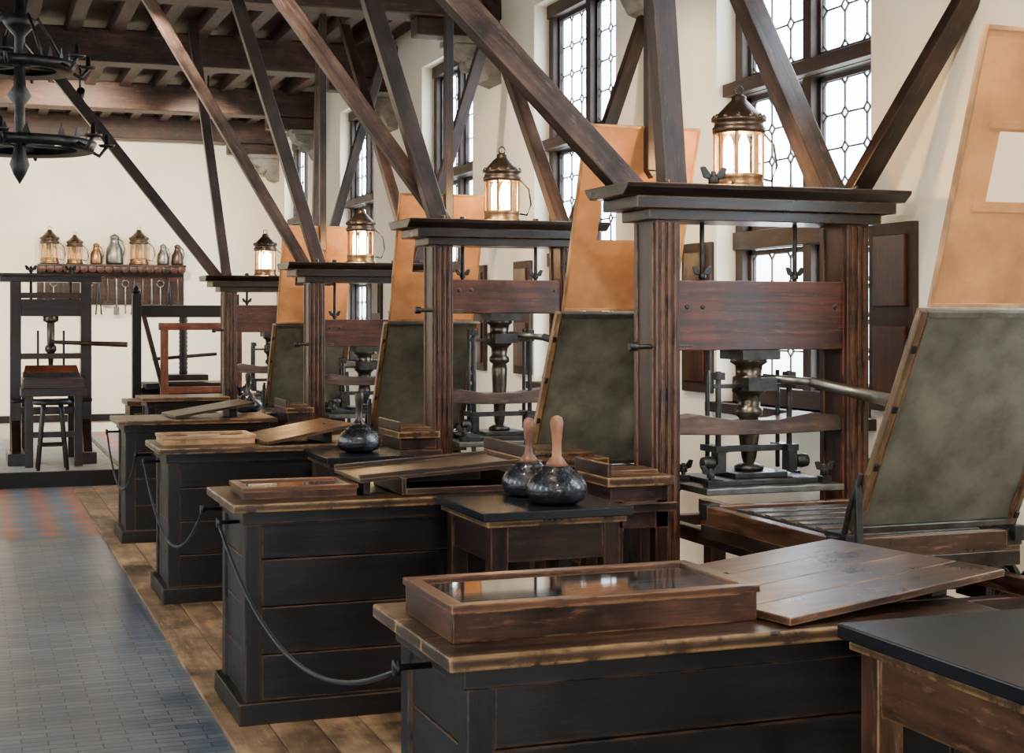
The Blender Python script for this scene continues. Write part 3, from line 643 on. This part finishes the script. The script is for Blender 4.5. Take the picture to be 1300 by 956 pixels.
# ------------------------------------------------------------------ back wall rack
def rack():
    e=empty('tool_rack'); q=M(); x0,x1=.95,3.05; y=YF-.001; z=2.42
    q.box(x0,x1,y-.3,y,z,z+.035,W_PRESS); q.box(x0,x1,y-.03,y,z-.55,z,W_PRESS)
    n=18
    for k in range(n):
        xx=x0+(x1-x0)*(k+.5)/n; q.lathe([(0,0),(.058,0),(.058,.02),(0,.02)],(xx,y-.29,z-.03),W_PRESSR,12,(0,1,0))
    q.box(x0,x1,y-.05,y-.03,z-.2,z-.14,W_PRESSR)
    for k in range(16):
        xx=x0+.1+(x1-x0-.2)*k/15; q.cyl((xx,y-.13,z-.16),(xx,y-.03,z-.18),.01,IRON,n=6)
        t=k%4
        if t==0:
            q.cyl((xx,y-.11,z-.17),(xx,y-.11,z-.6),.014,STEEL,n=8); q.obox((xx,y-.11,z-.64),(.08,.02,.12),STEEL)
        elif t==1:
            q.sweep([(xx+.05*math.cos(a),y-.11,z-.24+.05*math.sin(a)) for a in [m*math.pi/6 for m in range(12)]],.01,STEEL,6,True); q.cyl((xx,y-.11,z-.29),(xx,y-.11,z-.68),.012,STEEL,n=6)
        elif t==2:
            for d in (-.04,.04): q.cyl((xx,y-.11,z-.17),(xx+d,y-.11,z-.7),.012,IRON,n=6)
        else:
            q.cyl((xx,y-.11,z-.17),(xx,y-.11,z-.5),.016,W_BOARD,n=8); q.obox((xx,y-.11,z-.52),(.13,.04,.05),IRON)
    q.done('shelf',e)
rack()
for xx,ss in ((1.12,1.1),(1.47,.95),(2.38,1.15)): lantern(xx,YF-.17,2.46,ss,False)
def jug(x,y,z,s,m):
    q=M(); q.lathe([(0,0),(.1*s,0),(.11*s,.03*s),(.1*s,.2*s),(.06*s,.27*s),(.05*s,.33*s),(.065*s,.35*s),(.05*s,.37*s),(.0,.4*s)],(x,y,z),m,20)
    q.sweep([(x+.05*s,y,z+.33*s),(x+.1*s,y,z+.3*s),(x+.125*s,y,z+.2*s),(x+.1*s,y,z+.1*s)],.01*s,m,8)
    q.done('metal_jug',bevel=0)
jug(1.77,YF-.16,2.456,.8,BRASS); jug(2.03,YF-.16,2.456,1.15,STEEL); jug(2.73,YF-.16,2.456,.8,STEEL); jug(2.94,YF-.16,2.456,.8,BRONZE)

def standing():
    e=empty('standing_screw_press'); q=M(); y=17.6
    for x in (1.78,2.9):
        q.box(x,x+.1,y,y+.12,0.08,1.95,W_DESK); q.lathe([(.03,0),(.05,.03),(.035,.06),(.02,.08),(0,.1)],(x+.05,y+.06,1.95),W_DESK,12); q.box(x-.05,x+.15,y-.25,y+.4,0,.1,W_DESK)
    q.box(1.88,2.9,y+.01,y+.11,1.68,1.82,W_DESK); q.box(1.88,2.9,y+.01,y+.11,.75,.87,W_DESK); q.box(1.9,2.88,y-.3,y+.3,.87,.93,W_DESK)
    q.done('frame',e)
    q=M(); q.lathe([(.0,.0)]+[(.045+.008*(k%2),.02+k*.025) for k in range(28)]+[(0,.75)],(2.36,y+.06,1.0),W_PRESS,16); q.box(2.1,2.62,y-.15,y+.25,.95,1.02,W_PRESS)
    q.cyl((2.0,y-.02,1.2),(2.75,y+.1,1.25),.02,W_PRESS); q.done('screw',e)
    e=empty('red_wood_frame'); q=M(); y=16.6
    q.box(1.98,2.06,y,y+.08,0.06,1.54,W_RED); q.box(2.78,2.86,y,y+.08,0.06,1.54,W_RED); q.box(1.96,2.88,y-.005,y+.085,1.54,1.62,W_RED); q.box(2.06,2.78,y+.01,y+.07,.85,.92,W_RED)
    for x in (1.98,2.78): q.box(x-.01,x+.09,y-.3,y+.35,0,.07,W_RED)
    q.beam((2.0,y+.04,.92),(1.8,y+.04,1.7),.05,.05,W_PRESS); q.done('frame',e)
    q=M(); q.box(1.55,2.3,15.6,16.1,.0,.78,W_DESK); q.box(1.52,2.35,15.55,16.15,.78,.83,W_TOP); q.box(1.6,2.25,15.57,15.605,.45,.7,W_PRESSR); q.box(1.6,2.25,15.57,15.605,.12,.4,W_PRESSR); q.done('wooden_chest')
standing()

# ------------------------------------------------------------------ chandelier
def chandelier(x,y):
    e=empty('iron_chandelier'); q=M()
    for k in range(9):
        z=3.42+k*.15
        q.sweep([(x+(.03*math.cos(t) if k%2 else 0),y+(0 if k%2 else .03*math.cos(t)),z+.085*math.sin(t)) for t in [m*math.pi/6 for m in range(12)]],.009,IRON,6,True)
    q.lathe([(0,2.35),(.03,2.4),(.05,2.45),(.03,2.52),(.025,2.75),(.06,2.8),(.03,2.85),(.025,3.1),(.07,3.15),(.09,3.18),(.03,3.22),(.02,3.36),(0,3.38)],(x,y,0),IRON,16)
    for z,r in ((2.52,.36),(2.92,.26)):
        q.lathe([(r-.08,z+.01),(r,z),(r+.02,z+.05),(r-.05,z+.055),(r-.08,z+.01)],(x,y,0),IRON,36,cap=False)
        for k in range(6):
            a=k*math.pi/3+.3; cx,cy=math.cos(a),math.sin(a)
            q.beam((x+.02*cx,y+.02*cy,z+.03),(x+r*cx,y+r*cy,z+.03),.035,.014,IRON)
            q.sweep([(x+r*cx,y+r*cy,z+.03),(x+(r+.06)*cx,y+(r+.06)*cy,z+.0),(x+(r+.1)*cx,y+(r+.1)*cy,z+.05)],.01,IRON)
            q.lathe([(0,0),(.035,0),(.045,.012),(.012,.016),(.012,.06),(0,.07)],(x+(r+.1)*cx,y+(r+.1)*cy,z+.05),IRON,12)
            for m in range(3):
                a2=a+(m-1)*.28; q.prism([(x+r*math.cos(a2-.06),y+r*math.sin(a2-.06),z+.05),(x+r*math.cos(a2+.06),y+r*math.sin(a2+.06),z+.05),(x+r*math.cos(a2),y+r*math.sin(a2),z+.11)],(0.004*cx,.004*cy,0),IRON)
    for k in range(4):
        a=k*math.pi/2+.4; q.sweep([(x,y,3.12),(x+.1*math.cos(a),y+.1*math.sin(a),3.2),(x+.16*math.cos(a),y+.16*math.sin(a),3.12),(x+.25*math.cos(a),y+.25*math.sin(a),2.97)],.009,IRON)
    q.done('body',e,0)
chandelier(.25,8.0)

# ------------------------------------------------------------------ ceiling spotlights: one is real, the others are added as interior fill
def spot(x,y,tx,ty,tz,energy,ang=70,col=(1,.83,.62)):
    e=empty('ceiling_fill_spotlight'); z=4.2; p=V((x,y,z)); d=(V((tx,ty,tz))-p).normalized()
    q=M(); q.cyl((x,y,z+.05),(x,y,4.6),.012,IRON); q.cyl(p-d*.1,p+d*.06,.045,IRON,.05); q.cyl(p+d*.061,p+d*.063,.04,BULBW); q.done('housing',e,0)
    l=light('spot_fill_light','SPOT',p+d*.08,energy,col,e,spot_size=math.radians(ang),spot_blend=.6,shadow_soft_size=.06)
    l.rotation_euler=d.to_track_quat('-Z','Y').to_euler()
spot(1.2,17.6,1.0,22.8,2.2,1100,95); spot(-.8,18.2,-.5,22.8,2.2,700,95); spot(2.7,18.0,3.0,22.6,2.4,500,80)
for yy in (2.2,5.3,8.6,11.8): spot(1.1,yy,2.9,yy+2.2,1.0,420,75,(1,.88,.72))
spot(2.4,3.2,4.4,5.8,2.0,450,70); spot(2.4,7.6,4.4,9.2,2.0,350,70); spot(2.2,10.6,4.4,12.4,2.0,350,70)

# ------------------------------------------------------------------ world, camera
wd=bpy.data.worlds.new('overcast_sky'); scene.world=wd; wd.use_nodes=True; n=wd.node_tree
bg=n.nodes['Background']; bg.inputs[1].default_value=20
tc=n.nodes.new('ShaderNodeTexCoord'); sp=n.nodes.new('ShaderNodeSeparateXYZ'); n.links.new(tc.outputs['Generated'],sp.inputs[0])
r=ramp(n,sp.outputs[2],[(.0,(.5,.53,.52)),(.12,(.80,.91,1.0))]); n.links.new(r.outputs[0],bg.inputs[0])

cam=bpy.data.cameras.new('camera'); co=bpy.data.objects.new('camera',cam); scene.collection.objects.link(co)
co.location=(0,0,1.67); co.rotation_euler=(math.radians(90),0,math.radians(-20))
cam.sensor_fit='HORIZONTAL'; cam.sensor_width=36; cam.lens=1900*36/1300; cam.shift_y=-74/1300; cam.clip_end=200
scene.camera=co
